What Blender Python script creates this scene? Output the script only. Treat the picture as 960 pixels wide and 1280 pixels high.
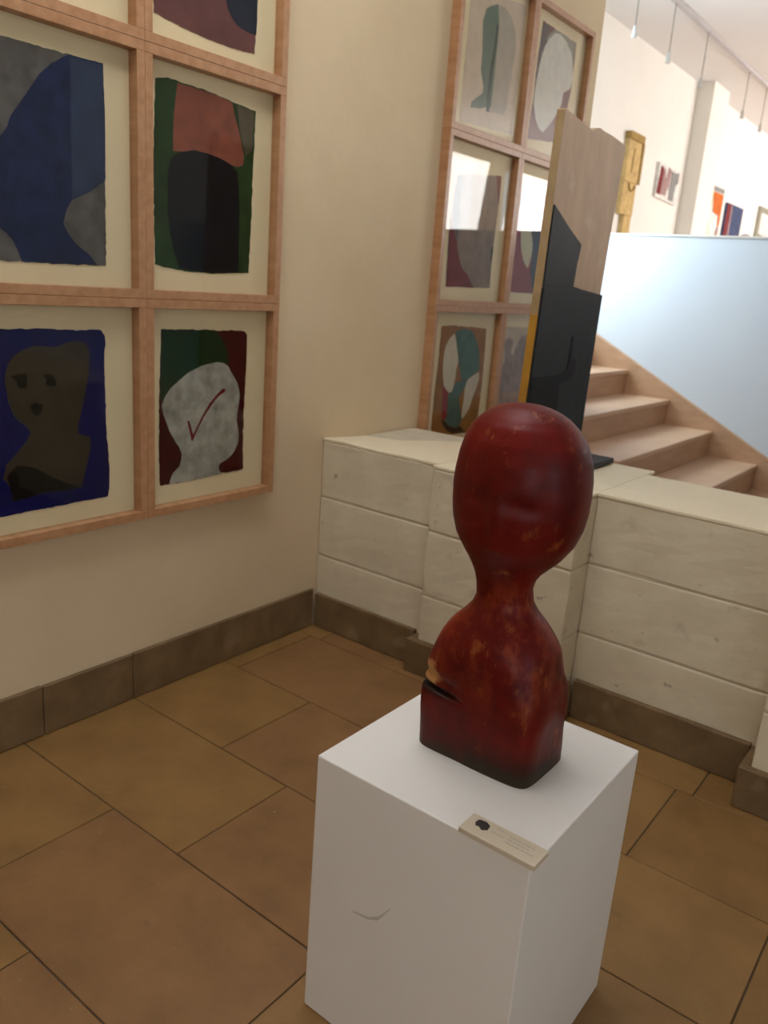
import bpy, bmesh, math, random
from mathutils import Vector, Matrix, noise

# ------------------------------------------------------------------ scene
for o in list(bpy.data.objects):
    bpy.data.objects.remove(o, do_unlink=True)
S = bpy.context.scene
COL = S.collection
random.seed(7)

# camera (phone held slightly tilted, eye height 1.6 m)
cam_d = bpy.data.cameras.new('camera')
cam = bpy.data.objects.new('camera', cam_d)
COL.objects.link(cam)
S.camera = cam
YAW, PITCH, ROLL = math.radians(-36.66507), math.radians(15.72853), math.radians(4.26864)
_f = Vector((math.sin(YAW)*math.cos(PITCH), math.cos(YAW)*math.cos(PITCH), -math.sin(PITCH)))
_r = Vector((math.cos(YAW), -math.sin(YAW), 0))
_u = _r.cross(_f)
_r2 = _r*math.cos(ROLL) + _u*math.sin(ROLL)
_u2 = _u*math.cos(ROLL) - _r*math.sin(ROLL)
cam.matrix_world = Matrix(((_r2.x, _u2.x, -_f.x, 2.403), (_r2.y, _u2.y, -_f.y, -2.725), (_r2.z, _u2.z, -_f.z, 1.6), (0, 0, 0, 1)))
cam_d.sensor_fit = 'HORIZONTAL'
cam_d.sensor_width = 36.0
cam_d.lens = 36.0*1011.7/960.0
cam_d.dof.use_dof = True
cam_d.dof.focus_distance = 1.9
cam_d.dof.aperture_fstop = 5.0
cam_d.clip_start = 0.05
cam_d.clip_end = 100

# daylight outside the windows
w = bpy.data.worlds.new('daylight')
S.world = w
w.use_nodes = True
bg = w.node_tree.nodes['Background']
bg.inputs[0].default_value = (0.75, 0.87, 1.0, 1)
bg.inputs[1].default_value = 3.0

S.view_settings.view_transform = 'Standard'
S.view_settings.look = 'None'
S.view_settings.gamma = 1
S.view_settings.use_curve_mapping = False
S.view_settings.exposure = 0.45

def area(name, loc, aim, sx, sy, power, color):
    d = bpy.data.lights.new(name, 'AREA')
    d.shape = 'RECTANGLE'; d.size = sx; d.size_y = sy
    d.energy = power; d.color = color
    o = bpy.data.objects.new(name, d)
    o.location = loc
    o.rotation_euler = (Vector(aim)).to_track_quat('-Z', 'Z').to_euler()
    COL.objects.link(o)
    return o
# daylight entering through the windows (each lamp sits in its window opening)
for i, yy in enumerate((8.3, 11.3)):
    area('gallery_daylight', (5.17, yy, 2.75), (-1, 0, -0.12), 1.7, 2.2, 125, (1.0, 0.96, 0.92))
area('landing_daylight', (-0.97, 2.86, 2.75), (1, 0, -0.15), 1.5, 0.8, 50, (0.66, 0.85, 1.0))
area('room_daylight', (3.6, -5.17, 1.75), (0, 1, -0.05), 1.5, 1.2, 6, (1.0, 0.88, 0.72))
area('side_daylight', (5.17, -3.4, 1.9), (-1, 0, -0.1), 1.5, 1.2, 3, (0.95, 0.95, 0.92))
area('skylight_daylight', (0.95, -1.25, 3.96), (0, 0, -1), 1.2, 2.2, 20, (1.0, 0.91, 0.80))

# ------------------------------------------------------------------ helpers
def tag(o, label=None, cat=None, group=None, kind=None):
    if label: o['label'] = label
    if cat: o['category'] = cat
    if group: o['group'] = group
    if kind: o['kind'] = kind
    return o

def empty(name, loc, label=None, cat=None, group=None, kind=None):
    o = bpy.data.objects.new(name, None)
    o.location = loc
    o.empty_display_size = 0.1
    COL.objects.link(o)
    return tag(o, label, cat, group, kind)

def link(name, bm, mats, parent=None, smooth=False, bevel=0.0, kind=None, segs=2):
    """world-space bmesh -> object; local to the parent's origin when it has one"""
    bmesh.ops.recalc_face_normals(bm, faces=bm.faces)
    me = bpy.data.meshes.new(name)
    if parent is not None:
        bmesh.ops.translate(bm, vec=-wloc(parent), verts=bm.verts)
    bm.to_mesh(me); bm.free()
    if smooth:
        for p in me.polygons: p.use_smooth = True
    for m in (mats if isinstance(mats, (list, tuple)) else [mats]):
        me.materials.append(m)
    o = bpy.data.objects.new(name, me)
    COL.objects.link(o)
    if parent is not None: o.parent = parent
    if bevel:
        b = o.modifiers.new('bevel', 'BEVEL'); b.width = bevel; b.segments = segs
        b.limit_method = 'ANGLE'; b.angle_limit = math.radians(40)
    if kind: o['kind'] = kind
    return o

def wloc(o):
    v = Vector(o.location)
    while o.parent is not None:
        o = o.parent; v = v + Vector(o.location)
    return v

def box(bm, x0, x1, y0, y1, z0, z1, mi=0):
    vs = [bm.verts.new(p) for p in ((x0,y0,z0),(x1,y0,z0),(x1,y1,z0),(x0,y1,z0),(x0,y0,z1),(x1,y0,z1),(x1,y1,z1),(x0,y1,z1))]
    for f in ((0,3,2,1),(4,5,6,7),(0,1,5,4),(1,2,6,5),(2,3,7,6),(3,0,4,7)):
        bm.faces.new([vs[i] for i in f]).material_index = mi
    return vs

def B(*args):
    bm = bmesh.new(); box(bm, *args); return bm

def prism(bm, pts, lift, mi=0):
    """closed polygon (3D points) extruded by vector lift"""
    a = [bm.verts.new(Vector(p)) for p in pts]
    b = [bm.verts.new(Vector(p)+Vector(lift)) for p in pts]
    n = len(a)
    fs = [bm.faces.new(a), bm.faces.new(b)]
    for i in range(n):
        fs.append(bm.faces.new((a[i], a[(i+1)%n], b[(i+1)%n], b[i])))
    for f in fs: f.material_index = mi; f.normal_update()
    bmesh.ops.triangulate(bm, faces=fs[:2], ngon_method='EAR_CLIP')

def cyl(bm, p, q, r, n=12, r2=None):
    p, q = Vector(p), Vector(q); d = (q-p).normalized()
    a = d.orthogonal().normalized(); b = d.cross(a)
    r2 = r if r2 is None else r2
    A = [bm.verts.new(p+(a*math.cos(t)+b*math.sin(t))*r) for t in [2*math.pi*i/n for i in range(n)]]
    Bv = [bm.verts.new(q+(a*math.cos(t)+b*math.sin(t))*r2) for t in [2*math.pi*i/n for i in range(n)]]
    for i in range(n): bm.faces.new((A[i], A[(i+1)%n], Bv[(i+1)%n], Bv[i]))
    bm.faces.new(A); bm.faces.new(Bv)

def mat(name, c1, c2=None, scale=6.0, rough=0.6, bump=0.0, bscale=40.0, detail=6, spec=0.5, stretch=(1,1,1), lo=0.35, hi=0.65, coat=0.0):
    m = bpy.data.materials.new(name); m.use_nodes = True
    nt = m.node_tree; N = nt.nodes; L = nt.links
    p = N['Principled BSDF']
    p.inputs['Roughness'].default_value = rough
    p.inputs['Specular IOR Level'].default_value = spec
    if coat: p.inputs['Coat Weight'].default_value = coat; p.inputs['Coat Roughness'].default_value = 0.25
    tc = N.new('ShaderNodeTexCoord'); mp = N.new('ShaderNodeMapping'); mp.inputs['Scale'].default_value = stretch
    L.new(tc.outputs['Object'], mp.inputs[0])
    if c2 is None: c2 = tuple(x*0.88 for x in c1)
    n = N.new('ShaderNodeTexNoise'); n.inputs['Scale'].default_value = scale; n.inputs['Detail'].default_value = detail
    n.inputs['Roughness'].default_value = 0.6
    L.new(mp.outputs[0], n.inputs['Vector'])
    r = N.new('ShaderNodeValToRGB'); r.color_ramp.elements[0].position = lo; r.color_ramp.elements[1].position = hi
    r.color_ramp.elements[0].color = (*c2, 1); r.color_ramp.elements[1].color = (*c1, 1)
    L.new(n.outputs['Fac'], r.inputs[0]); L.new(r.outputs[0], p.inputs['Base Color'])
    if bump:
        b = N.new('ShaderNodeTexNoise'); b.inputs['Scale'].default_value = bscale; b.inputs['Detail'].default_value = 5
        L.new(mp.outputs[0], b.inputs['Vector'])
        bp = N.new('ShaderNodeBump'); bp.inputs['Strength'].default_value = bump; bp.inputs['Distance'].default_value = 0.01
        L.new(b.outputs['Fac'], bp.inputs['Height']); L.new(bp.outputs[0], p.inputs['Normal'])
    return m

def specks(m, color, scale, thr, amount=1.0, wide=0.05):
    """overlay of small irregular stains on a material made by mat()"""
    nt = m.node_tree; N = nt.nodes; L = nt.links; p = N['Principled BSDF']
    src = p.inputs['Base Color'].links[0].from_socket
    tc = N.new('ShaderNodeTexCoord'); n = N.new('ShaderNodeTexNoise'); n.inputs['Scale'].default_value = scale; n.inputs['Detail'].default_value = 4
    L.new(tc.outputs['Object'], n.inputs['Vector'])
    r = N.new('ShaderNodeMapRange'); r.inputs['From Min'].default_value = thr; r.inputs['From Max'].default_value = thr+wide
    r.inputs['To Max'].default_value = amount
    L.new(n.outputs['Fac'], r.inputs['Value'])
    x = N.new('ShaderNodeMix'); x.data_type = 'RGBA'; x.inputs['B'].default_value = (*color, 1)
    L.new(r.outputs[0], x.inputs['Factor']); L.new(src, x.inputs['A']); L.new(x.outputs['Result'], p.inputs['Base Color'])
    return m

M = {}
M['plaster'] = mat('wall_plaster', (0.70,0.555,0.365), (0.64,0.50,0.32), 1.6, 0.85, 0.25, 14, spec=0.2)
M['white_plaster'] = mat('gallery_plaster', (0.86,0.83,0.77), (0.83,0.80,0.74), 2.0, 0.85, 0.1, 20, spec=0.2)
M['parapet'] = mat('parapet_paint', (0.72,0.79,0.86), (0.70,0.77,0.85), 2.0, 0.55, 0.05, 20, spec=0.3)  # white wall; some of the daylight's blue cast is put into its colour
M['ceiling'] = mat('ceiling_paint', (0.80,0.81,0.82), (0.78,0.79,0.80), 1.0, 0.9, spec=0.1)
M['block'] = specks(specks(mat('painted_block', (0.69,0.60,0.44), (0.61,0.52,0.37), 4.0, 0.8, 0.18, 22, spec=0.25), (0.30,0.24,0.16), 17, 0.70, 0.7), (0.42,0.34,0.23), 9, 0.63, 0.55, 0.12)
M['cap'] = mat('ledge_paint', (0.78,0.67,0.48), (0.72,0.61,0.43), 3.0, 0.7, 0.3, 18, spec=0.3)
M['mortar'] = mat('mortar', (0.60,0.52,0.38), (0.52,0.45,0.33), 9.0, 0.9, 0.4, 40)
M['grout'] = mat('tile_joint', (0.10,0.065,0.035), (0.07,0.045,0.025), 9.0, 0.9)
M['skirt'] = specks(mat('skirting_stone', (0.20,0.125,0.058), (0.135,0.08,0.034), 7.0, 0.6, 0.2, 30), (0.30,0.215,0.12), 6, 0.62, 0.5, 0.1)
TILES = []
for i, (a, b) in enumerate((((0.275,0.148,0.046),(0.215,0.112,0.034)), ((0.255,0.135,0.043),(0.20,0.102,0.031)), ((0.29,0.157,0.052),(0.23,0.121,0.038)), ((0.265,0.133,0.050),(0.205,0.102,0.037)))):
    m = mat('sandstone_tile', a, b, 5.0, 0.48, 0.12, 30, spec=0.4)
    specks(m, (0.17,0.10,0.045), 14, 0.66, 0.5); specks(m, (0.44,0.31,0.17), 24, 0.71, 0.6)
    TILES.append(m)
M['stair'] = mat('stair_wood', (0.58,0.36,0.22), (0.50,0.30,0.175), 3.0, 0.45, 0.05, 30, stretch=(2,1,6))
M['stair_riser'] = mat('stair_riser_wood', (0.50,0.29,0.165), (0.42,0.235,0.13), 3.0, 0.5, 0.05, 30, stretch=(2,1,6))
M['frame'] = mat('pale_frame_wood', (0.47,0.245,0.12), (0.37,0.175,0.075), 5.0, 0.45, 0.08, 60, stretch=(1,6,6), coat=0.15)
M['mount'] = mat('cream_mount', (0.78,0.65,0.41), (0.74,0.61,0.38), 3.0, 0.8, spec=0.2)
M['plinth'] = mat('plinth_white', (0.80,0.765,0.72), (0.77,0.735,0.69), 2.5, 0.6, 0.06, 30, spec=0.3)
M['scuff'] = mat('scuff_grey', (0.60,0.57,0.52), (0.52,0.49,0.45), 30.0, 0.8)
M['plaque'] = mat('plaque_card', (0.60,0.51,0.38), (0.56,0.47,0.35), 8.0, 0.5)
M['ink'] = mat('black_ink', (0.02,0.016,0.014), (0.03,0.02,0.02), 8.0, 0.6)
M['faint_ink'] = mat('faded_ink', (0.40,0.35,0.28), (0.44,0.39,0.31), 30.0, 0.6)
M['metal_white'] = mat('lamp_white', (0.8,0.8,0.78), None, 8, 0.4)
M['track'] = mat('track_grey', (0.55,0.54,0.56), None, 8, 0.5)
M['lamp_head'] = mat('lamp_head_grey', (0.52,0.50,0.46), None, 8, 0.5)
M['wire'] = mat('lamp_wire', (0.16,0.15,0.14), None, 8, 0.5)
M['window_paint'] = mat('window_paint', (0.75,0.73,0.68), None, 8, 0.4)
M['dark_base'] = mat('dark_steel', (0.035,0.031,0.030), (0.055,0.05,0.048), 9, 0.7, 0.1, 40, spec=0.15)
M['plank'] = specks(mat('weathered_plank', (0.62,0.42,0.27), (0.50,0.335,0.21), 7.0, 0.65, 0.35, 50, stretch=(1,1,0.35)), (0.70,0.55,0.41), 6, 0.58, 0.5, 0.12)
M['plank_edge'] = mat('plank_edge', (0.40,0.27,0.13), (0.31,0.20,0.09), 8.0, 0.6, 0.2, 40)
M['ochre_edge'] = mat('ochre_edge', (0.42,0.20,0.012), (0.34,0.15,0.01), 8.0, 0.6)
M['black_paint'] = mat('matt_black_paint', (0.018,0.021,0.023), (0.012,0.014,0.016), 6.0, 0.6, 0.1, 40, spec=0.2)
M['deep_black'] = mat('gloss_black_paint', (0.006,0.006,0.007), (0.004,0.004,0.005), 6.0, 0.6, 0.05, 60, spec=0.15)

g = bpy.data.materials.new('picture_glass'); g.use_nodes = True
nt = g.node_tree
for n_ in list(nt.nodes):
    if n_.type != 'OUTPUT_MATERIAL': nt.nodes.remove(n_)
out_ = [n_ for n_ in nt.nodes if n_.type == 'OUTPUT_MATERIAL'][0]
tr = nt.nodes.new('ShaderNodeBsdfTransparent'); tr.inputs[0].default_value = (0.985,0.985,0.98,1)
gl = nt.nodes.new('ShaderNodeBsdfGlossy'); gl.inputs['Roughness'].default_value = 0.015
# Schlick reflectance of one air-glass face (same from either side, so the thin pane never totally reflects)
lw = nt.nodes.new('ShaderNodeLayerWeight'); lw.inputs['Blend'].default_value = 0.5
pw = nt.nodes.new('ShaderNodeMath'); pw.operation = 'POWER'; pw.inputs[1].default_value = 5.0
fr = nt.nodes.new('ShaderNodeMath'); fr.operation = 'MULTIPLY_ADD'; fr.inputs[1].default_value = 0.9; fr.inputs[2].default_value = 0.014
nt.links.new(lw.outputs['Facing'], pw.inputs[0]); nt.links.new(pw.outputs[0], fr.inputs[0])
mx = nt.nodes.new('ShaderNodeMixShader')
nt.links.new(fr.outputs[0], mx.inputs[0]); nt.links.new(tr.outputs[0], mx.inputs[1]); nt.links.new(gl.outputs[0], mx.inputs[2]); nt.links.new(mx.outputs[0], out_.inputs[0])
M['glass'] = g

PAINTC = {
 'grey': (0.125,0.115,0.105), 'navy': (0.014,0.024,0.075), 'slate': (0.032,0.048,0.095), 'green': (0.022,0.052,0.014), 'pink': (0.245,0.075,0.045),
 'olive': (0.10,0.085,0.05), 'black': (0.003,0.004,0.007), 'blue': (0.005,0.007,0.075), 'umber': (0.045,0.035,0.022), 'pale_edge': (0.05,0.055,0.055),
 'coal': (0.006,0.005,0.004), 'darkred': (0.055,0.004,0.004), 'darkgreen': (0.008,0.028,0.008), 'white': (0.40,0.38,0.32), 'redline': (0.14,0.01,0.014),
 'rose': (0.16,0.065,0.06), 'darkblue': (0.022,0.028,0.045), 'palegrey': (0.60,0.48,0.35), 'sage': (0.13,0.18,0.135), 'stone': (0.42,0.37,0.29),
 'deepsage': (0.045,0.07,0.05), 'mauve': (0.22,0.10,0.10), 'lightgrey': (0.30,0.29,0.23), 'ash': (0.13,0.11,0.115), 'chalk': (0.66,0.64,0.56),
 'taupe': (0.26,0.19,0.145), 'maroon': (0.17,0.026,0.022), 'roseplum': (0.29,0.075,0.075), 'slate2': (0.045,0.05,0.062), 'cream': (0.50,0.45,0.29),
 'brown': (0.32,0.135,0.03), 'teal': (0.075,0.15,0.115), 'bone': (0.62,0.54,0.40), 'crimson': (0.28,0.025,0.03), 'darkbrown': (0.05,0.022,0.008),
 'cream2': (0.52,0.42,0.30), 'mauvegrey': (0.32,0.23,0.20),
 'offwhite': (0.80,0.78,0.74), 'yellow': (0.80,0.52,0.02), 'orange': (0.62,0.16,0.04), 'ochre': (0.62,0.42,0.17), 'gallerygrey': (0.30,0.30,0.29), 'gallerynavy': (0.07,0.09,0.17), 'gallerywine': (0.22,0.04,0.04), 'gallerypink': (0.42,0.28,0.27),
 'straw': (0.66,0.47,0.21), 'strawdark': (0.42,0.28,0.10),
}
PM = {}
def paint(c):
    if c not in PM:
        a = PAINTC[c]
        k = 0.68
        if c in ('white','mauvegrey','grey','green','navy'): k = 0.5
        if c in ('stone','palegrey','sage','chalk','lightgrey','bone','cream'): k = 0.86
        PM[c] = mat('paint_'+c, a, tuple(v*k for v in a), 14.0, 0.8, 0.0, 60, spec=0.08, lo=0.3, hi=0.62)
    return PM[c]
# ---- painted shapes of the framed works, (y, z) on the wall in metres
ART = {
 'navy_figure': ('grey',
   [(-1.482,2.184),(-1.433,2.178),(-1.231,2.178),(-1.111,2.182),(-1.11,2.024),(-1.115,1.591),(-1.279,1.586),(-1.468,1.584),(-1.538,1.582)],
   [('navy',[(-1.517,1.896),(-1.449,1.915),(-1.425,1.95),(-1.41,1.984),(-1.362,2.048),(-1.328,2.098),(-1.29,2.137),(-1.256,2.161),(-1.221,2.179),(-1.112,2.181),(-1.108,2.024),(-1.111,1.85),(-1.168,1.808),(-1.231,1.776),(-1.251,1.742),(-1.261,1.706),(-1.245,1.677),(-1.213,1.644),(-1.174,1.62),(-1.148,1.592),(-1.279,1.587),(-1.399,1.587),(-1.412,1.616),(-1.424,1.644),(-1.445,1.663),(-1.463,1.674),(-1.529,1.716)]),
    ('slate',[(-1.222,2.173),(-1.114,2.178),(-1.111,2.024),(-1.113,1.852),(-1.168,1.811),(-1.229,1.781)])]),  # lighter strip on the right: reflection in the glass, put into the paint
 'black_on_green': ('green',
   [(-0.919,2.183),(-0.871,2.195),(-0.823,2.195),(-0.773,2.191),(-0.715,2.191),(-0.655,2.186),(-0.571,2.177),(-0.476,2.171),(-0.48,2.079),(-0.484,1.976),(-0.485,1.808),(-0.493,1.601),(-0.598,1.594),(-0.685,1.589),(-0.82,1.594),(-0.884,1.6),(-0.922,1.608),(-0.926,1.781),(-0.929,1.912),(-0.922,2.059)],
   [('pink',[(-0.832,2.188),(-0.773,2.188),(-0.648,2.184),(-0.592,2.176),(-0.577,2.132),(-0.559,2.096),(-0.546,2.058),(-0.53,2.01),(-0.533,1.979),(-0.558,1.969),(-0.608,1.973),(-0.691,1.985),(-0.771,1.985),(-0.849,1.977),(-0.847,2.072)]),
    ('olive',[(-0.568,2.173),(-0.486,2.165),(-0.489,2.037),(-0.522,2.012),(-0.554,2.097)]),
    ('black',[(-0.869,1.921),(-0.857,1.952),(-0.822,1.977),(-0.758,1.994),(-0.691,1.992),(-0.636,1.984),(-0.587,1.97),(-0.561,1.95),(-0.552,1.884),(-0.546,1.823),(-0.547,1.717),(-0.546,1.601),(-0.685,1.593),(-0.82,1.599),(-0.84,1.643),(-0.859,1.701),(-0.872,1.787)])]),
 'dark_portrait': ('blue',
   [(-1.511,1.391),(-1.479,1.388),(-1.398,1.39),(-1.318,1.39),(-1.228,1.385),(-1.142,1.389),(-1.127,1.369),(-1.123,1.349),(-1.129,1.301),(-1.129,1.243),(-1.128,1.149),(-1.127,1.053),(-1.121,0.98),(-1.117,0.905),(-1.12,0.849),(-1.126,0.819),(-1.181,0.818),(-1.221,0.819),(-1.311,0.816),(-1.397,0.816),(-1.456,0.815),(-1.513,0.814),(-1.546,0.817)],
   [('umber',[(-1.472,1.241),(-1.467,1.267),(-1.458,1.288),(-1.441,1.308),(-1.418,1.323),(-1.372,1.341),(-1.332,1.335),(-1.296,1.337),(-1.254,1.35),(-1.223,1.352),(-1.198,1.347),(-1.185,1.319),(-1.184,1.285),(-1.188,1.245),(-1.199,1.2),(-1.21,1.155),(-1.223,1.115),(-1.232,1.081),(-1.233,1.052),(-1.188,1.034),(-1.189,1.012),(-1.195,0.97),(-1.211,0.918),(-1.226,0.866),(-1.297,0.865),(-1.365,0.869),(-1.419,0.861),(-1.465,0.857),(-1.473,0.904),(-1.495,0.935),(-1.481,0.978),(-1.445,1.012),(-1.415,1.042),(-1.398,1.068),(-1.407,1.088),(-1.435,1.11),(-1.455,1.139),(-1.467,1.183)]),
    ('pale_edge',[(-1.467,1.18),(-1.453,1.136),(-1.432,1.109),(-1.407,1.087),(-1.39,1.083),(-1.413,1.095),(-1.434,1.116),(-1.45,1.139),(-1.46,1.172)]),
    ('coal',[(-1.455,1.246),(-1.433,1.254),(-1.405,1.255),(-1.401,1.241),(-1.402,1.216),(-1.418,1.209),(-1.432,1.214),(-1.436,1.234)]),
    ('coal',[(-1.35,1.251),(-1.327,1.251),(-1.308,1.239),(-1.306,1.213),(-1.325,1.211),(-1.342,1.218),(-1.337,1.235)]),
    ('coal',[(-1.396,1.151),(-1.38,1.166),(-1.372,1.16),(-1.354,1.158),(-1.358,1.143),(-1.362,1.125),(-1.38,1.122),(-1.388,1.133)]),
    ('coal',[(-1.483,0.939),(-1.448,0.973),(-1.39,0.957),(-1.332,0.917),(-1.283,0.892),(-1.227,0.869),(-1.297,0.866),(-1.365,0.871),(-1.419,0.862),(-1.465,0.858),(-1.473,0.904)])]),
 'white_head': ('darkred',
   [(-0.898,1.391),(-0.812,1.388),(-0.709,1.389),(-0.637,1.385),(-0.524,1.387),(-0.504,1.381),(-0.492,1.369),(-0.492,1.315),(-0.492,1.244),(-0.498,1.138),(-0.5,1.018),(-0.499,0.926),(-0.498,0.832),(-0.563,0.829),(-0.625,0.828),(-0.701,0.825),(-0.774,0.822),(-0.845,0.824),(-0.906,0.824),(-0.91,0.944),(-0.908,1.136),(-0.903,1.269)],
   [('darkgreen',[(-0.895,1.39),(-0.812,1.386),(-0.709,1.388),(-0.652,1.384),(-0.614,1.35),(-0.591,1.305),(-0.58,1.259),(-0.635,1.269),(-0.707,1.257),(-0.777,1.232),(-0.845,1.181),(-0.892,1.14),(-0.906,1.136),(-0.902,1.269)]),
    ('white',[(-0.898,1.119),(-0.889,1.143),(-0.872,1.166),(-0.849,1.189),(-0.818,1.207),(-0.788,1.23),(-0.757,1.242),(-0.722,1.255),(-0.686,1.262),(-0.66,1.267),(-0.635,1.267),(-0.612,1.264),(-0.593,1.256),(-0.581,1.242),(-0.573,1.23),(-0.553,1.206),(-0.537,1.182),(-0.527,1.152),(-0.524,1.128),(-0.529,1.092),(-0.536,1.063),(-0.538,1.033),(-0.529,1.008),(-0.525,0.977),(-0.528,0.941),(-0.545,0.912),(-0.564,0.895),(-0.591,0.881),(-0.618,0.872),(-0.627,0.862),(-0.626,0.846),(-0.608,0.828),(-0.701,0.825),(-0.774,0.823),(-0.865,0.825),(-0.859,0.846),(-0.848,0.862),(-0.817,0.887),(-0.809,0.909),(-0.807,0.931),(-0.821,0.962),(-0.838,0.981),(-0.852,1.004),(-0.869,1.034),(-0.88,1.063),(-0.892,1.091)]),
    ('redline',[(-0.783,1.054),(-0.773,1.055),(-0.758,1.012),(-0.753,1.001),(-0.715,1.063),(-0.683,1.106),(-0.647,1.141),(-0.614,1.165),(-0.598,1.165),(-0.602,1.153),(-0.632,1.139),(-0.668,1.105),(-0.704,1.062),(-0.74,1.008),(-0.755,0.976),(-0.763,0.978),(-0.772,1.014)])]),
 'dusky_pink': ('rose',
   [(-0.928,2.477),(-0.923,2.404),(-0.923,2.371),(-0.853,2.362),(-0.774,2.354),(-0.698,2.349),(-0.618,2.348),(-0.491,2.354),(-0.484,2.471),(-0.482,2.583)],
   [('darkblue',[(-0.643,2.55),(-0.628,2.487),(-0.618,2.462),(-0.6,2.44),(-0.564,2.421),(-0.522,2.415),(-0.486,2.415),(-0.482,2.471),(-0.482,2.574)])]),
 'pale_profile': ('palegrey',
   [(0.869,2.959),(0.994,2.976),(1.156,2.995),(1.396,3.027),(1.385,2.93),(1.38,2.808),(1.379,2.696),(1.374,2.539),(1.38,2.413),(1.113,2.398),(0.879,2.385),(0.863,2.421),(0.866,2.488),(0.864,2.629),(0.872,2.77)],
   [('sage',[(1.008,2.907),(1.054,2.933),(1.112,2.956),(1.134,2.922),(1.14,2.876),(1.141,2.79),(1.141,2.693),(1.141,2.594),(1.147,2.495),(1.094,2.49),(1.034,2.473),(0.945,2.461),(0.954,2.487),(0.99,2.511),(1.045,2.544),(1.05,2.57),(1.038,2.591),(1.011,2.643),(1.008,2.729),(0.99,2.846)]),
    ('stone',[(1.114,2.955),(1.186,2.957),(1.239,2.941),(1.29,2.896),(1.32,2.844),(1.327,2.786),(1.312,2.722),(1.306,2.649),(1.296,2.575),(1.285,2.522),(1.27,2.488),(1.205,2.481),(1.136,2.475),(1.141,2.574),(1.141,2.693),(1.141,2.79),(1.14,2.876)]),
    ('deepsage',[(1.116,2.87),(1.132,2.872),(1.133,2.788),(1.121,2.668),(1.122,2.56),(1.127,2.473),(1.094,2.471),(1.089,2.563),(1.096,2.682),(1.113,2.783)])]),
 'white_oval': ('mauve',
   [(1.584,3.007),(1.781,3.003),(1.992,2.999),(1.997,2.889),(1.997,2.752),(1.968,2.608),(1.926,2.461),(1.725,2.439),(1.549,2.421),(1.558,2.532),(1.568,2.641),(1.565,2.747),(1.572,2.865)],
   [('lightgrey',[(1.625,2.92),(1.661,2.96),(1.727,3.003),(1.862,3.005),(1.985,2.992),(1.984,2.885),(1.904,2.912),(1.799,2.941),(1.696,2.926)]),
    ('ash',[(1.58,3.001),(1.649,3.001),(1.643,2.929),(1.616,2.843),(1.598,2.765),(1.585,2.709),(1.58,2.655),(1.57,2.748),(1.574,2.865)]),
    ('chalk',[(1.631,2.9),(1.666,2.94),(1.732,2.986),(1.797,2.994),(1.871,2.975),(1.945,2.938),(1.984,2.885),(1.999,2.81),(1.98,2.76),(1.905,2.722),(1.9,2.675),(1.884,2.632),(1.834,2.583),(1.791,2.541),(1.714,2.48),(1.658,2.495),(1.618,2.526),(1.574,2.6),(1.57,2.653),(1.576,2.707),(1.59,2.795),(1.608,2.852)])]),
 'taupe_figure': ('taupe',
   [(0.894,2.148),(1.016,2.167),(1.171,2.18),(1.314,2.197),(1.316,2.124),(1.317,2.056),(1.312,1.981),(1.305,1.843),(1.302,1.759),(1.31,1.618),(1.149,1.613),(0.871,1.607),(0.864,1.718),(0.86,1.885),(0.871,2.037),(0.883,2.106)],
   [('maroon',[(0.852,1.934),(0.884,1.912),(0.913,1.864),(0.94,1.821),(0.961,1.77),(0.989,1.725),(1.02,1.697),(1.07,1.676),(1.102,1.644),(1.138,1.612),(0.873,1.609),(0.868,1.718),(0.861,1.834)]),
    ('maroon',[(1.261,2.192),(1.313,2.196),(1.316,2.124),(1.317,2.056),(1.301,2.068),(1.279,2.132)]),
    ('ash',[(0.894,2.145),(0.934,2.144),(0.939,2.089),(0.934,2.025),(0.948,1.97),(0.944,1.905),(0.939,1.827),(0.892,1.913),(0.876,1.937),(0.877,2.037),(0.884,2.107)]),  # upper left strip: greyish glass reflection painted as a shape
    ('umber',[(1.284,1.827),(1.303,1.836),(1.301,1.755),(1.288,1.758)])]),
 'rose_figure': ('roseplum',
   [(1.554,2.192),(1.704,2.197),(1.912,2.21),(1.932,1.983),(1.93,1.799),(1.947,1.608),(1.724,1.605),(1.531,1.604),(1.527,1.722),(1.524,1.831),(1.528,1.946),(1.535,2.046),(1.544,2.124)],
   [('slate2',[(1.636,2.178),(1.91,2.206),(1.928,1.983),(1.926,1.799),(1.942,1.61),(1.82,1.623),(1.792,1.652),(1.754,1.735),(1.755,1.81),(1.749,1.877),(1.696,1.976),(1.659,2.045),(1.629,2.113)]),
    ('cream',[(1.602,2.092),(1.627,2.07),(1.656,2.038),(1.68,2.004),(1.703,1.962),(1.73,1.92),(1.746,1.885),(1.751,1.84),(1.744,1.802),(1.732,1.767),(1.718,1.746),(1.684,1.765),(1.653,1.789),(1.625,1.831),(1.605,1.873),(1.591,1.93),(1.587,1.995),(1.588,2.052)])]),
 'brown_teal': ('brown',
   [(0.866,1.41),(0.999,1.412),(1.176,1.404),(1.319,1.397),(1.33,1.275),(1.334,1.147),(1.331,0.979),(1.319,0.812),(1.104,0.818),(0.859,0.824),(0.854,0.911),(0.856,0.983),(0.858,1.11),(0.866,1.214),(0.866,1.331)],
   [('teal',[(1.005,1.379),(1.055,1.393),(1.116,1.395),(1.165,1.386),(1.206,1.357),(1.243,1.313),(1.264,1.276),(1.279,1.239),(1.287,1.164),(1.227,1.14),(1.168,1.117),(1.115,1.105),(1.085,1.171),(1.053,1.244),(1.027,1.316)]),
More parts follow.
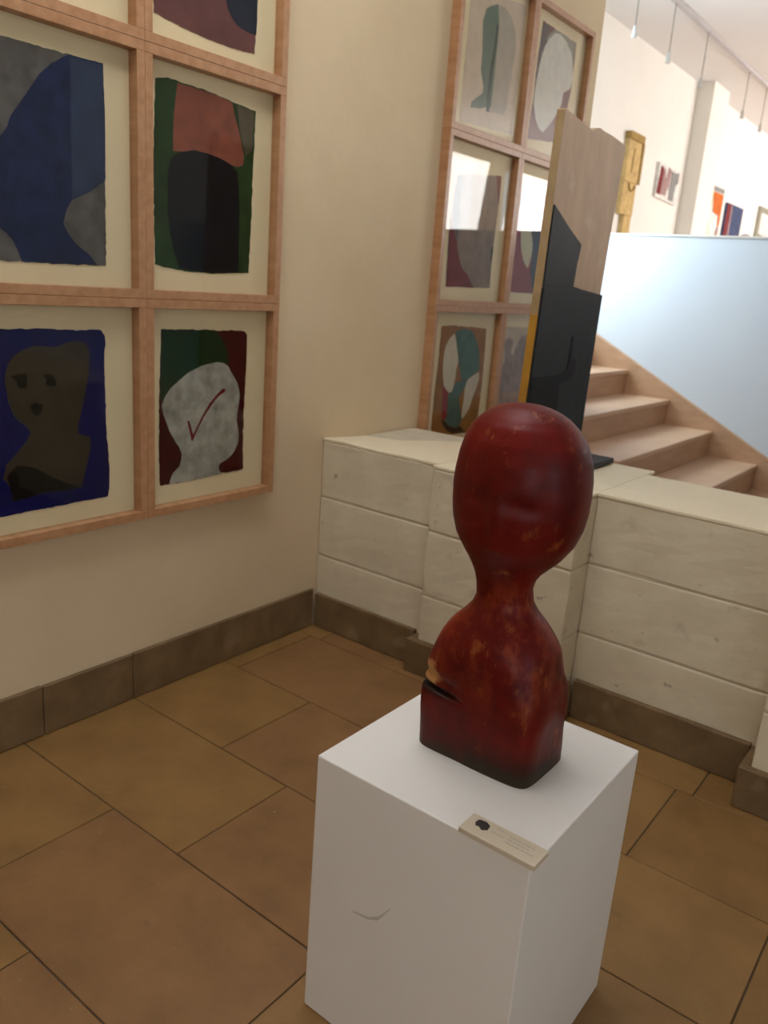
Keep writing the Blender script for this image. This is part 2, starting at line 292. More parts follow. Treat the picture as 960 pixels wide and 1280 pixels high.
    ('bone',[(0.996,1.372),(1.015,1.337),(1.033,1.295),(1.053,1.244),(1.058,1.216),(1.043,1.18),(1.047,1.144),(1.034,1.101),(1.023,1.051),(0.998,1.056),(0.974,1.068),(0.936,1.099),(0.923,1.142),(0.914,1.192),(0.91,1.241),(0.916,1.283),(0.926,1.314),(0.947,1.341)]),
    ('teal',[(1.041,1.101),(1.079,1.114),(1.115,1.105),(1.168,1.117),(1.165,1.095),(1.13,1.059),(1.098,1.024),(1.122,0.963),(1.153,0.893),(1.124,0.861),(1.07,0.855),(1.02,0.875),(0.982,0.9),(0.98,0.974),(0.984,1.046),(1.027,1.065)]),
    ('bone',[(1.288,1.156),(1.293,1.111),(1.271,1.059),(1.249,1.022),(1.235,0.985),(1.219,0.956),(1.19,0.924),(1.159,0.9),(1.146,0.916),(1.146,0.969),(1.153,1.021),(1.153,1.066),(1.161,1.099),(1.187,1.123),(1.24,1.143)]),
    ('crimson',[(0.932,1.085),(0.955,1.077),(0.982,1.057),(0.989,0.988),(0.99,0.914),(0.967,0.913),(0.941,0.926),(0.936,1.006)]),
    ('darkbrown',[(0.942,0.924),(0.989,0.896),(1.027,0.873),(1.077,0.853),(1.138,0.86),(1.202,0.82),(1.076,0.823),(1.004,0.846),(0.959,0.88)])]),
 'mottled_pair': ('cream2',
   [(1.505,1.409),(1.673,1.408),(1.869,1.403),(1.899,1.182),(1.917,0.973),(1.926,0.758),(1.724,0.769),(1.493,0.783),(1.495,0.92),(1.5,1.078),(1.502,1.249)],
   [('mauvegrey',[(1.541,1.317),(1.56,1.339),(1.606,1.348),(1.645,1.32),(1.64,1.285),(1.632,1.25),(1.66,1.241),(1.68,1.277),(1.703,1.316),(1.752,1.355),(1.818,1.364),(1.846,1.354),(1.862,1.225),(1.869,1.093),(1.863,0.942),(1.858,0.782),(1.583,0.807),(1.531,0.901),(1.529,0.997),(1.536,1.108),(1.535,1.17),(1.571,1.208),(1.565,1.263)])]),
}

# ------------------------------------------------------------------ floor
def P(name, bm, m, parent=None, **k): return link(name, bm, m, parent, **k)
floor = P('floor', B(-0.0, 5.2, -5.2, 0.85, -0.15, -0.004), M['grout'], kind='structure')
ys = [0.095, -0.12, -0.575, -1.03, -1.475, -1.925, -2.375, -2.825, -3.275, -3.725, -4.175, -4.625, -5.2]
offs = [0.15, 0.95, 0.51, 0.83, 0.53, 0.85, 0.42, 0.80, 0.50, 0.83, 0.53, 0.85]
k = 0
for j in range(len(ys)-1):
    x = offs[j] - 1.71
    while x < 5.2:
        a, b = max(0.0, x), min(5.2, x+0.855)
        if b - a > 0.02:
            dz = random.uniform(-0.0008, 0.0008)
            t = P('tile', B(a+0.0022, b-0.0022, ys[j+1]+0.0022, ys[j]-0.0022, -0.02, dz), TILES[(k*7+j*3) % 4], floor, bevel=0.0015, segs=1)
            k += 1
        x += 0.855

# ------------------------------------------------------------------ room shell
ZC = 3.95
bm = bmesh.new()
SKX0, SKX1, SKY0, SKY1 = 0.3, 1.6, -2.4, -0.1
for a in ((-1.3, SKX0, -5.4, 14.2), (SKX1, 5.4, -5.4, 14.2), (SKX0, SKX1, -5.4, SKY0), (SKX0, SKX1, SKY1, 14.2)): box(bm, *a, ZC, ZC+0.15)
P('ceiling', bm, M['ceiling'], kind='structure')
# roof light over the corner
bm = bmesh.new()
for a in ((SKX0-0.06, SKX1+0.06, SKY0-0.06, SKY0), (SKX0-0.06, SKX1+0.06, SKY1, SKY1+0.06), (SKX0-0.06, SKX0, SKY0, SKY1), (SKX1, SKX1+0.06, SKY0, SKY1)): box(bm, *a, ZC+0.151, ZC+0.22)
for q in (0.333, 0.667): yy = SKY0+(SKY1-SKY0)*q; box(bm, SKX0, SKX1, yy-0.02, yy+0.02, ZC+0.16, ZC+0.20)
sky_w = P('window_6', bm, M['window_paint'], kind='structure')
P('pane', B(SKX0, SKX1, SKY0, SKY1, ZC+0.202, ZC+0.208), M['glass'], sky_w)
wl = P('wall_left', B(-0.2, 0.0, -5.2, 2.336, -0.15, ZC), M['plaster'], kind='structure')
P('wall_landing', B(-1.2, -0.2, 2.136, 2.336, 0, ZC), M['white_plaster'], kind='structure')

def wall_with_openings(name, axis, c0, c1, a0, a1, z0, z1, ops, m, kindname='structure'):
    """wall slab: axis 'x' = plane of constant x (thickness c0..c1), running in y from a0..a1; openings (a,b,zlo,zhi)"""
    bm = bmesh.new()
    def bx(p, q, zl, zh):
        if q-p < 1e-4 or zh-zl < 1e-4: return
        if axis == 'x': box(bm, c0, c1, p, q, zl, zh)
        else: box(bm, p, q, c0, c1, zl, zh)
    cur = a0
    for (p, q, zl, zh) in sorted(ops):
        bx(cur, p, z0, z1); bx(p, q, z0, zl); bx(p, q, zh, z1); cur = q
    bx(cur, a1, z0, z1)
    return P(name, bm, m, kind=kindname)

def window(n, axis, c, a0, a1, z0, z1, side):
    """frame, mullion, sill and pane in an opening, c = inner face, side = outward sign"""
    e = bmesh.new()
    d0, d1 = sorted((c+side*0.05, c+side*0.11))
    f = 0.06
    def bx(bm, p, q, zl, zh, u0, u1):
        if axis == 'x': box(bm, u0, u1, p, q, zl, zh)
        else: box(bm, p, q, u0, u1, zl, zh)
    bx(e, a0, a1, z0, z0+f, d0, d1); bx(e, a0, a1, z1-f, z1, d0, d1)
    bx(e, a0, a0+f, z0+f, z1-f, d0, d1); bx(e, a1-f, a1, z0+f, z1-f, d0, d1)
    mid = (a0+a1)/2
    bx(e, mid-0.025, mid+0.025, z0+f, z1-f, d0, d1)
    w_ = P('window_%d' % n, e, M['window_paint'], kind='structure')
    for (p, q) in ((a0+f, mid-0.025), (mid+0.025, a1-f)):
        b = bmesh.new(); u0, u1 = sorted((c+side*0.085, c+side*0.09)); bx(b, p, q, z0+f, z1-f, u0, u1)
        P('pane', b, M['glass'], w_)
    s = bmesh.new(); u0, u1 = sorted((c-side*0.04, c+side*0.05)); bx(s, a0, a1, z0-0.03, z0, u0, u1)
    P('window_sill', s, M['window_paint'], w_)

gy = [(7.15,9.45),(10.15,12.45)]
wall_with_openings('wall_right', 'x', 5.2, 5.4, -5.2, 14.0, 0, ZC, [(-4.2,-2.6,1.25,2.55)]+[(a,b,1.85,3.65) for a,b in gy], M['white_plaster'])
wall_with_openings('wall_behind', 'y', -5.4, -5.2, -0.2, 5.4, 0, ZC, [(2.8,4.4,1.1,2.4)], M['plaster'])
P('wall_far', B(-1.2, 5.4, 14.0, 14.2, 0, ZC), M['white_plaster'], kind='structure')
wall_with_openings('wall_gallery', 'x', -1.2, -1.0, 2.336, 14.0, 0, ZC, [(2.42,3.30,1.95,3.55)], M['white_plaster'])
n = 1
for a, b in gy: window(n, 'x', 5.2, a, b, 1.85, 3.65, 1); n += 1
window(n, 'x', 5.2, -4.2, -2.6, 1.25, 2.55, 1); n += 1
window(n, 'y', -5.2, 2.8, 4.4, 1.1, 2.4, -1); n += 1
window(n, 'x', -1.0, 2.42, 3.30, 1.95, 3.55, -1); n += 1

# gallery floor, parapet, pilaster
P('floor_upper', B(-1.0, 5.2, 3.52, 14.0, 1.10, 1.28), M['stair'], kind='structure')
P('wall_parapet', B(-0.62, 5.2, 3.40, 3.52, 0, 2.075), M['parapet'], kind='structure', bevel=0.01)
P('trim_1', B(-0.63, 5.2, 3.392, 3.528, 2.0755, 2.088), M['white_plaster'], kind='structure')
P('wall_pilaster', B(-1.0, -0.82, 7.0, 7.55, 1.28, ZC), M['white_plaster'], kind='structure')
P('floor_stairwell', B(0.0, 5.2, 0.85, 3.40, -0.15, 0.0), M['skirt'], kind='structure')
P('floor_landing', B(-1.0, -0.256, 2.336, 3.52, 1.10, 1.28), M['stair'], kind='structure')

# skirting along the left wall
sk = [(-5.2,-4.2),(-4.2,-3.2),(-3.2,-2.25),(-2.25,-1.40),(-1.40,-1.037),(-1.037,-0.03)]
bl = empty('baseboard_left', (0,0,0), kind='structure')
for a, b in sk:
    P('skirting_stone', B(0.0005, 0.018, a+0.0015, b-0.0015, 0.0015, 0.188+random.uniform(-0.002,0.002)), M['skirt'], bl, bevel=0.004)

# ------------------------------------------------------------------ low block wall
wb = empty('wall_back', (0,0,0), kind='structure')
CZ = [0.07, 0.350, 0.633, 0.895]
def bay(x0, x1, yf, yb, left_side=False):
    P('core', B(x0+0.004, x1-0.004, yf+0.006, yb, 0.0, 0.89), M['mortar'], wb)
    for i in range(3):
        bm = bmesh.new()
        z0, z1 = CZ[i]+(0.0035 if i else 0), CZ[i+1]-(0.0035 if i < 2 else 0.0)
        box(bm, x0, x1, yf, yf+0.10 if not left_side else yb-0.01, z0, z1)
        # a hand-laid face: subdivide and push the points about a little
        bmesh.ops.subdivide_edges(bm, edges=bm.edges[:], cuts=7, use_grid_fill=True)
        for v in bm.verts:
            d = noise.noise(v.co*7.0)*0.004 + noise.noise(v.co*23.0)*0.0015
            if v.co.y < yf+0.001: v.co.y += d + 0.001
            if (z0+0.001 > v.co.z or v.co.z > z1-0.001) and i < 2: v.co.z += noise.noise(v.co*11.0)*0.003
        P('block', bm, M['block'], wb, bevel=0.006)
bay(0.002, 0.640, 0.0, 0.70)
bay(0.640, 1.285, -0.05, 0.66, True)
bay(1.285, 2.005, 0.095, 0.56)
bay(2.005, 2.650, -0.05, 0.56, True)
bay(2.650, 5.195, 0.095, 0.56)
# painted cap, worn and slightly sagging towards the corner
def cap(x0, x1, y0, y1, zf):
    bm = bmesh.new(); nx, ny = 14, 10
    T = [[None]*(ny+1) for _ in range(nx+1)]; Bo = [[None]*(ny+1) for _ in range(nx+1)]
    for i in range(nx+1):
        for j in range(ny+1):
            x = x0+(x1-x0)*i/nx; y = y0+(y1-y0)*j/ny; z = zf(x, y)+noise.noise(Vector((x*5, y*5, 0)))*0.003
            T[i][j] = bm.verts.new((x, y, z)); Bo[i][j] = bm.verts.new((x, y, z-0.016))
    for i in range(nx):
        for j in range(ny):
            bm.faces.new((T[i][j],T[i+1][j],T[i+1][j+1],T[i][j+1])); bm.faces.new((Bo[i][j],Bo[i][j+1],Bo[i+1][j+1],Bo[i+1][j]))
    for i in range(nx):
        bm.faces.new((T[i][0],Bo[i][0],Bo[i+1][0],T[i+1][0])); bm.faces.new((T[i][ny],T[i+1][ny],Bo[i+1][ny],Bo[i][ny]))
    for j in range(ny):
        bm.faces.new((T[0][j],T[0][j+1],Bo[0][j+1],Bo[0][j])); bm.faces.new((T[nx][j],Bo[nx][j],Bo[nx][j+1],T[nx][j+1]))
    return P('capping', bm, M['cap'], wb, smooth=False, bevel=0.005)
sag = lambda x, y: 0.910 - 0.055*max(0, min(1, y/0.72))*max(0, 1-x/0.64)
cap(0.001, 0.640, 0.0, 0.725, sag)
cap(0.640, 1.285, -0.05, 0.700, lambda x, y: 0.910)
cap(1.285, 2.005, 0.093, 0.600, lambda x, y: 0.910)
cap(2.005, 2.650, -0.05, 0.600, lambda x, y: 0.910)
cap(2.650, 5.195, 0.093, 0.600, lambda x, y: 0.910)
bb = empty('baseboard_back', (0,0,0), kind='structure')
for x0, x1, y0, y1, h in ((0.02,0.602,-0.024,-0.0005,0.165),(0.602,1.30,-0.085,-0.0505,0.150),(0.602,0.6395,-0.0505,-0.0005,0.150),
                          (1.2855,1.31,-0.05,0.068,0.15),(1.31,1.972,0.068,0.0945,0.160),(1.972,2.66,-0.085,-0.0505,0.150),(1.972,2.0045,-0.0505,0.0945,0.150),
                          (2.66,3.9,0.068,0.0945,0.16),(3.9,5.19,0.068,0.0945,0.16)):
    P('skirting_stone', B(x0+0.001, x1-0.001, y0, y1, 0.0015, h), M['skirt'], bb, bevel=0.004)

# ------------------------------------------------------------------ staircase
st = empty('staircase', (0.5, 2.0, 0), 'pale brown wooden staircase rising to the left behind the low wall', 'stairs')
NX, NZ, RUN, RISE = 0.084, 1.104, 0.3435, 0.1805
for k in range(7):
    xn = NX + RUN*k; z = NZ - RISE*k
    y0 = 2.34 if k == 0 else 1.60
    if z < 0.05: break
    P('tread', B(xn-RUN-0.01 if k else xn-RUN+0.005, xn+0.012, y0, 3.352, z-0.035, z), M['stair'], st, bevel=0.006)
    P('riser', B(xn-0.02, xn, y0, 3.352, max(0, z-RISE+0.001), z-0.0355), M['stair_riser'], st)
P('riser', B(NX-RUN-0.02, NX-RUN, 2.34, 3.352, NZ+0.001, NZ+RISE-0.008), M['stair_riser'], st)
P('tread', B(NX-RUN-0.10, NX-RUN+0.012, 2.34, 3.352, NZ+RISE-0.007, NZ+RISE+0.02), M['stair'], st, bevel=0.006)
bm = bmesh.new()
sx = lambda x: 1.232 - 0.5255*x
prism(bm, [(-0.34, 3.353, sx(-0.34)), (2.30, 3.353, sx(2.30)), (2.36, 3.353, 0.002), (1.86, 3.353, 0.002), (-0.34, 3.353, 1.13)], (0, 0.046, 0))
P('stringer', bm, M['stair'], st, bevel=0.004)
bm = bmesh.new()
prism(bm, [(0.07, 1.548, NZ-RISE-0.06), (NX+RUN-0.02, 1.548, NZ-RISE-0.06), (2.10, 1.548, 0.002), (1.60, 1.548, 0.002), (0.07, 1.548, 0.72)], (0, 0.05, 0))
P('stringer', bm, M['stair'], st, bevel=0.004)

# ------------------------------------------------------------------ framed works
def ragged(pts, amp, step=0.012):
    out = []
    n = len(pts)
    for i in range(n):
        a, b = Vector((0, *pts[i])), Vector((0, *pts[(i+1) % n]))
        L = (b-a).length; m = max(1, int(L/step))
        for q in range(m):
            p = a.lerp(b, q/m)
            out.append((p.y+noise.noise(p*55)*amp, p.z+noise.noise(p*55+Vector((9,4,2)))*amp))
    return out

def framed(y0, y1, z0, z1, art, label, group):
    r = empty('framed_painting', (0, (y0+y1)/2, z0), label, 'painting', group)
    y0 += 0.0004; y1 -= 0.0004; z0 += 0.0004; z1 -= 0.0004
    R_, D = 0.030, 0.052
    for (a, b, c, d) in ((y0, y1, z0, z0+R_), (y0, y1, z1-R_, z1), (y0, y0+R_, z0+R_, z1-R_), (y1-R_, y1, z0+R_, z1-R_)):
        P('frame_rail', B(0.0005, D, a, b, c, d), M['frame'], r, bevel=0.0015)
    P('mount', B(0.001, 0.010, y0+R_, y1-R_, z0+R_, z1-R_), M['mount'], r)
    base, sheet, polys = ART[art]
    cols = [base]+[c for c, _ in polys]
    uc = []
    for c in cols:
        if c not in uc: uc.append(c)
    bm = bmesh.new()
    lim = lambda p: (min(max(p[0], y0+R_+0.02), y1-R_-0.02), min(max(p[1], z0+R_+0.02), z1-R_-0.02))
    prism(bm, [(0.0102, *lim(p)) for p in ragged(sheet, 0.0045)], (0.0018, 0, 0), 0)
    for i, (c, pp) in enumerate(polys):
        prism(bm, [(0.0121+0.00025*i, *lim(p)) for p in ragged(pp, 0.0022)], (0.0003, 0, 0), uc.index(c))
    P('painted_sheet', bm, [paint(c) for c in uc], r)
    P('glass_pane', B(0.024, 0.026, y0+R_, y1-R_, z0+R_, z1-R_), M['glass'], r)
    return r

gl_ = 'framed paintings on the left wall, near group'
gf_ = 'framed paintings on the left wall, far group'
ZL = [0.722, 1.493, 2.270, 3.045]; ZF = [0.742, 1.514, 2.332, 3.090]
ART['off_frame'] = ('grey', [(-1.54,2.42),(-1.10,2.42),(-1.10,2.95),(-1.54,2.95)], [('navy', [(-1.42,2.43),(-1.2,2.43),(-1.22,2.7),(-1.4,2.72)])])
framed(-1.614, -0.988, ZL[1], ZL[2], 'navy_figure', 'framed painting of a dark navy figure on grey ground, left edge of picture', gl_)
framed(-0.988, -0.360, ZL[1], ZL[2], 'black_on_green', 'framed painting with black block and pink patch on a dark green ground', gl_)
framed(-1.614, -0.988, ZL[0], ZL[1], 'dark_portrait', 'framed painting of a dark face and neck on a deep blue ground', gl_)
framed(-0.988, -0.360, ZL[0], ZL[1], 'white_head', 'framed painting of a white head with a red tick mark', gl_)
framed(-0.988, -0.360, ZL[2], ZL[3], 'dusky_pink', 'framed painting with dusky rose shape, above the one with the green ground', gl_)
framed(-1.614, -0.988, ZL[2], ZL[3], 'off_frame', 'framed painting at the top left corner, only its cream mount showing', gl_)
YF = [0.737, 1.444, 2.150]
framed(YF[0], YF[1], ZF[2], ZF[3], 'pale_profile', 'framed pale painting with a sage green profile, top of the far group', gf_)
framed(YF[1], YF[2], ZF[2], ZF[3], 'white_oval', 'framed painting of a large white oval head, top right of the far group', gf_)
framed(YF[0], YF[1], ZF[1], ZF[2], 'taupe_figure', 'framed painting of a taupe figure on maroon, middle of the far group', gf_)
framed(YF[1], YF[2], ZF[1], ZF[2], 'rose_figure', 'framed painting of a cream sliver on rose and slate beside the black plank', gf_)
framed(YF[0], YF[1], ZF[0], ZF[1], 'brown_teal', 'framed painting of teal and cream shapes on brown above the low wall', gf_)
framed(YF[1], YF[2], ZF[0], ZF[1], 'mottled_pair', 'framed painting of mottled mauve forms on cream beside the ochre plank edge', gf_)

# ------------------------------------------------------------------ plinth and plaque
pl = empty('plinth', (1.688, -1.345, 0), 'white box plinth on the tiled floor carrying the red bust', 'plinth')
PX0, PX1, PY0, PY1, PZ = 1.440, 1.936, -1.598, -1.090, 0.65
P('body', B(PX0, PX1, PY0, PY1, 0.0015, PZ), M['plinth'], pl, bevel=0.003)
bm = bmesh.new()
sc = [(1.560,0.330,0.004),(1.600,0.338,0.006),(1.625,0.352,0.010),(1.640,0.372,0.008),(1.655,0.395,0.003)]
top = [(x, PY0-0.0006, z+w_/2) for x, z, w_ in sc]; bot = [(x, PY0-0.0006, z-w_/2) for x, z, w_ in sc]
prism(bm, top+bot[::-1], (0, 0.0009, 0))
s_ = P('scuff_mark', bm, M['scuff'], pl); s_['label'] = 'grey scuff on the front face'
pq = empty('plaque', (1.87, -1.575, PZ), 'small beige caption plaque on the front top corner of the plinth', 'plaque')
bm = bmesh.new(); box(bm, 1.790, 1.945, -1.6045, -1.549, PZ+0.0006, PZ+0.0115)
P('block', bm, M['plaque'], pq, bevel=0.0015)
bm = bmesh.new()
prism(bm, [(1.808,-1.560,0.6616),(1.822,-1.557,0.6616),(1.833,-1.563,0.6616),(1.835,-1.577,0.6616),(1.826,-1.584,0.6616),(1.817,-1.578,0.6616),(1.811,-1.580,0.6616),(1.806,-1.571,0.6616)], (0,0,0.0004))
o_ = P('black_picture', bm, M['ink'], pq); o_['label'] = 'small black printed picture'
bm = bmesh.new()
random.seed(3)
for row, (xa, xb) in enumerate(((1.846,1.866),(1.843,1.868),(1.875,1.925),(1.875,1.918),(1.875,1.930))):
    yy = [-1.561,-1.576,-1.566,-1.575,-1.584][row]
    x = xa
    while x < xb:
        l = random.uniform(0.004, 0.010)
        box(bm, x, min(x+l, xb), yy, yy+0.0028, 0.6614, 0.6618); x += l+0.002
t_ = P('printed_lines', bm, M['faint_ink'], pq, kind='stuff')

# ------------------------------------------------------------------ red bust
SEC = [(1.3990,-0.012,-0.008),(1.3985,-0.025,0.006),(1.3965,-0.042,0.023),(1.392, -0.057, 0.040), (1.385, -0.072, 0.057), (1.374, -0.0876, 0.0755), (1.358, -0.1039, 0.0932), (1.328, -0.1201, 0.1155), (1.296, -0.1281, 0.1265), (1.264, -0.132, 0.1317), (1.232, -0.1334, 0.1338), (1.199, -0.1327, 0.1329), (1.166, -0.1293, 0.1268), (1.132, -0.1204, 0.1144), (1.099, -0.1017, 0.0921), (1.085, -0.0919, 0.0779), (1.067, -0.0812, 0.0595), (1.050, -0.0734, 0.0494), (1.029, -0.0677, 0.0453), (1.001, -0.0655, 0.0506), (0.98, -0.0725, 0.0641), (0.958, -0.0888, 0.0841), (0.94, -0.1044, 0.0977), (0.922, -0.1166, 0.1091), (0.904, -0.127, 0.1174), (0.886, -0.1356, 0.1221), (0.849, -0.1484, 0.1307), (0.834, -0.1529, 0.1353), (0.805, -0.1582, 0.1422), (0.775, -0.1600, 0.1450), (0.737, -0.1590, 0.1465), (0.698, -0.157, 0.1480), (0.6505, -0.154, 0.1490)]
SV = Vector((0.80214, 0.59714, 0))
def smooth01(t): t = max(0, min(1, t)); return t*t*(3-2*t)
def interp(tab, z, c):
    for i in range(len(tab)-1):
        if tab[i][0] >= z >= tab[i+1][0]:
            t = (tab[i][0]-z)/(tab[i][0]-tab[i+1][0]); return tab[i][c]*(1-t)+tab[i+1][c]*t
    return tab[-1][c] if z < tab[-1][0] else tab[0][c]
def bust_ring(z, n=112):
    l, r = interp(SEC, z, 1), interp(SEC, z, 2)
    hw, mid = (r-l)/2, (r+l)/2
    tb = smooth01((1.02-z)/0.20)                    # 0 head -> 1 block
    ex = 2.15 + 5.0*smooth01((0.93-z)/0.2)
    ratio = 0.86 + (0.70-0.86)*tb
    q = ex/(ex-1)
    h = (abs(SV.x)**q + (ratio*abs(SV.y))**q)**(1/q)
    a = hw/h; b = a*ratio
    cx, cy = 1.690 + SV.x*mid, -1.318 + SV.y*mid
    ring = []
    for i in range(n):
        t = 2*math.pi*i/n; c, s = math.cos(t), math.sin(t)
        m = (abs(c)**ex + abs(s)**ex)**(-1/ex)
        x, y = a*c*m, b*s*m
        p = Vector((cx+x, cy+y, z))
        nr = Vector((c, s, 0))
        d = noise.noise(p*9)*0.0022 + noise.noise(p*30)*0.0007
        # worn, very shallow face on the side that looks to -y
        if z > 1.05 and y < 0:
            fx = (p.x-(1.690+SV.x*0.0+0.012))
            fr_ = max(0, -s)
            d += 0.0075*math.exp(-(fx/0.014)**2-((z-1.19)/0.045)**2)*fr_
            for ex_ in (-0.05, 0.05): d -= 0.006*math.exp(-((fx-ex_)/0.026)**2-((z-1.222)/0.016)**2)*fr_
            d += 0.004*math.exp(-(fx/0.028)**2-((z-1.128)/0.012)**2)*fr_
        # the broken-off arm: a split running in under the left shoulder
        side = smooth01((1.675-p.x)/0.06)*smooth01((-1.27-p.y)/0.03+0.4)
        zc = 0.796 - 0.10*(p.x-1.56)
        d -= 0.020*side*math.exp(-((z-zc)/0.006)**2)
        d -= 0.008*side*math.exp(-((z-zc-0.022)/0.012)**2)
        # arm step on the right flank
        d += 0.004*smooth01((p.x-1.78)/0.03)*smooth01((0.860-z)/0.035)*smooth01((p.y+1.40)/0.05)*smooth01((z-0.72)/0.08)
        ring.append(p + nr*d)
    return ring
bm = bmesh.new()
zs = [SEC[0][0]]
while zs[-1] > 0.6505:
    z = zs[-1]; step = 0.0012 if z > 1.39 else (0.003 if z > 1.36 else 0.0055)
    if 0.76 < z < 0.84: step = 0.0028
    zs.append(max(0.6505, z-step))
rings = [[bm.verts.new(p) for p in bust_ring(z)] for z in zs]
for i in range(len(rings)-1):
    A_, B_ = rings[i], rings[i+1]
    for j in range(len(A_)): bm.faces.new((A_[j], A_[(j+1)%len(A_)], B_[(j+1)%len(A_)], B_[j]))
bm.faces.new(rings[0]); bm.faces.new(rings[-1][::-1])

def red_wood():
    m = bpy.data.materials.new('red_worn_lacquer'); m.use_nodes = True
    nt = m.node_tree; N = nt.nodes; L = nt.links; p = N['Principled BSDF']
    tc = N.new('ShaderNodeTexCoord')
    def nz(scale, det, rgh=0.6, st=(1,1,1)):
        mp = N.new('ShaderNodeMapping'); mp.inputs['Scale'].default_value = st
        L.new(tc.outputs['Object'], mp.inputs[0])
        n_ = N.new('ShaderNodeTexNoise'); n_.inputs['Scale'].default_value = scale; n_.inputs['Detail'].default_value = det; n_.inputs['Roughness'].default_value = rgh
        L.new(mp.outputs[0], n_.inputs['Vector']); return n_.outputs['Fac']
    def rng(src, a, b, c=0, d=1):
        r = N.new('ShaderNodeMapRange'); r.inputs['From Min'].default_value = a; r.inputs['From Max'].default_value = b
        r.inputs['To Min'].default_value = c; r.inputs['To Max'].default_value = d; L.new(src, r.inputs['Value']); return r.outputs[0]
    def mixc(f, a, b):
        x = N.new('ShaderNodeMix'); x.data_type = 'RGBA'; L.new(f, x.inputs['Factor'])
        for s_, v in (('A', a), ('B', b)):
            if isinstance(v, tuple): x.inputs[s_].default_value = (*v, 1)
            else: L.new(v, x.inputs[s_])
        return x.outputs['Result']
    def mul(a, b):
        x = N.new('ShaderNodeMath'); x.operation = 'MULTIPLY'; x.use_clamp = True; L.new(a, x.inputs[0]); L.new(b, x.inputs[1]); return x.outputs[0]
    sep = N.new('ShaderNodeSeparateXYZ'); L.new(tc.outputs['Object'], sep.inputs[0]); Z = sep.outputs['Z']
    col = mixc(rng(nz(7, 6), 0.35, 0.65), (0.065,0.002,0.0015), (0.15,0.006,0.003))
    # rubbed orange patches, mostly on the chest
    chest = rng(Z, 0.12, 0.22); ch2 = rng(Z, 0.43, 0.36)
    col = mixc(mul(mul(rng(nz(16, 6, 0.75, (1,1,0.55)), 0.46, 0.70), mul(chest, ch2)), rng(nz(3,2), 0.2, 0.5)), col, (0.27,0.042,0.010))
    col = mixc(rng(nz(26, 4, 0.65, (1,1,0.6)), 0.60, 0.72, 0, 0.7), col, (0.30,0.085,0.022))
    # dark grime towards the foot
    col = mixc(mul(rng(nz(6, 6, 0.7), 0.42, 0.58), rng(Z, 0.10, 0.02)), col, (0.022,0.010,0.006))
    col = mixc(mul(rng(nz(30, 5, 0.7), 0.35, 0.5), rng(Z, 0.035, 0.008)), col, (0.035,0.026,0.015))
    # bare wood where the shoulder has split off
    vd = N.new('ShaderNodeVectorMath'); vd.operation = 'DISTANCE'; vd.inputs[1].default_value = (-0.125*0.75, -0.09*0.5, 0.170)
    vm = N.new('ShaderNodeVectorMath'); vm.operation = 'MULTIPLY'; vm.inputs[1].default_value = (0.75, 0.5, 1.0)
    L.new(tc.outputs['Object'], vm.inputs[0]); L.new(vm.outputs[0], vd.inputs[0])
    ad = N.new('ShaderNodeMath'); ad.operation = 'MULTIPLY_ADD'; ad.inputs[1].default_value = 0.03; L.new(nz(60, 4), ad.inputs[0]); L.new(vd.outputs['Value'], ad.inputs[2])
    col = mixc(rng(ad.outputs[0], 0.048, 0.036), col, (0.42,0.20,0.07))
    # shade in the split below it, painted in as a dark band
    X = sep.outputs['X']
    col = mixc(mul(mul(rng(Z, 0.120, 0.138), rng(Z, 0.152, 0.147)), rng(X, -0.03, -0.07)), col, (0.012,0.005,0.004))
    L.new(col, p.inputs['Base Color'])
    p.inputs['Roughness'].default_value = 0.5
    p.inputs['Specular IOR Level'].default_value = 0.12
    p.inputs['Coat Weight'].default_value = 0.15; p.inputs['Coat Roughness'].default_value = 0.32
    bp = N.new('ShaderNodeBump'); bp.inputs['Strength'].default_value = 0.35; bp.inputs['Distance'].default_value = 0.004
    L.new(nz(45, 6, 0.65, (1,1,0.4)), bp.inputs['Height']); L.new(bp.outputs[0], p.inputs['Normal'])
    return m
bust = empty('wooden_bust', (1.69, -1.318, 0.6505), 'red lacquered wooden bust with smooth oval head standing on the white plinth', 'sculpture')
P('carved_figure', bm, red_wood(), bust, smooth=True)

# ------------------------------------------------------------------ painted plank standing on the ledge
th = math.radians(-4.0)
PB = Vector((0.925, 0.65, 0.938)); DD = Vector((math.sin(th), math.cos(th), 0)); NN = Vector((math.cos(th), -math.sin(th), 0))
def pp(s, z, off=0.0): return PB + DD*s + Vector((0, 0, z-0.008)) + NN*off
pk = empty('painted_plank', tuple(pp(-0.29, 0.008)), 'tall weathered plank sculpture painted with a black figure, on the low wall', 'sculpture')
OUT = [(-0.612,0.008),(0.034,0.008),(0.041,0.25),(0.050,0.48),(0.062,0.70),(0.085,0.95),(0.105,1.15),(0.120,1.292),(0.05,1.298),(-0.05,1.303),(-0.15,1.302),(-0.197,1.306),(-0.241,1.298),(-0.277,1.281),(-0.327,1.286),(-0.399,1.293),(-0.48,1.299),(-0.557,1.305),(-0.562,1.15),(-0.565,0.98),(-0.572,0.80),(-0.578,0.694),(-0.592,0.45),(-0.602,0.25)]
bm = bmesh.new(); prism(bm, [pp(s, z, -0.030) for s, z in OUT], NN*0.030)
P('plank', bm, M['plank'], pk)
def layer(name, pts, o0, o1, m, label=None):
    bm = bmesh.new(); prism(bm, [pp(s, z, o0) for s, z in pts], NN*(o1-o0))
    o = P(name, bm, m, pk)
    if label: o['label'] = label
layer('black_head', [(-0.563,0.986),(-0.507,0.965),(-0.396,0.921),(-0.253,0.873),(-0.256,0.845),(-0.270,0.80),(-0.280,0.713),(-0.574,0.700),(-0.570,0.85)], 0.0002, 0.006, M['black_paint'], 'black painted angular head')
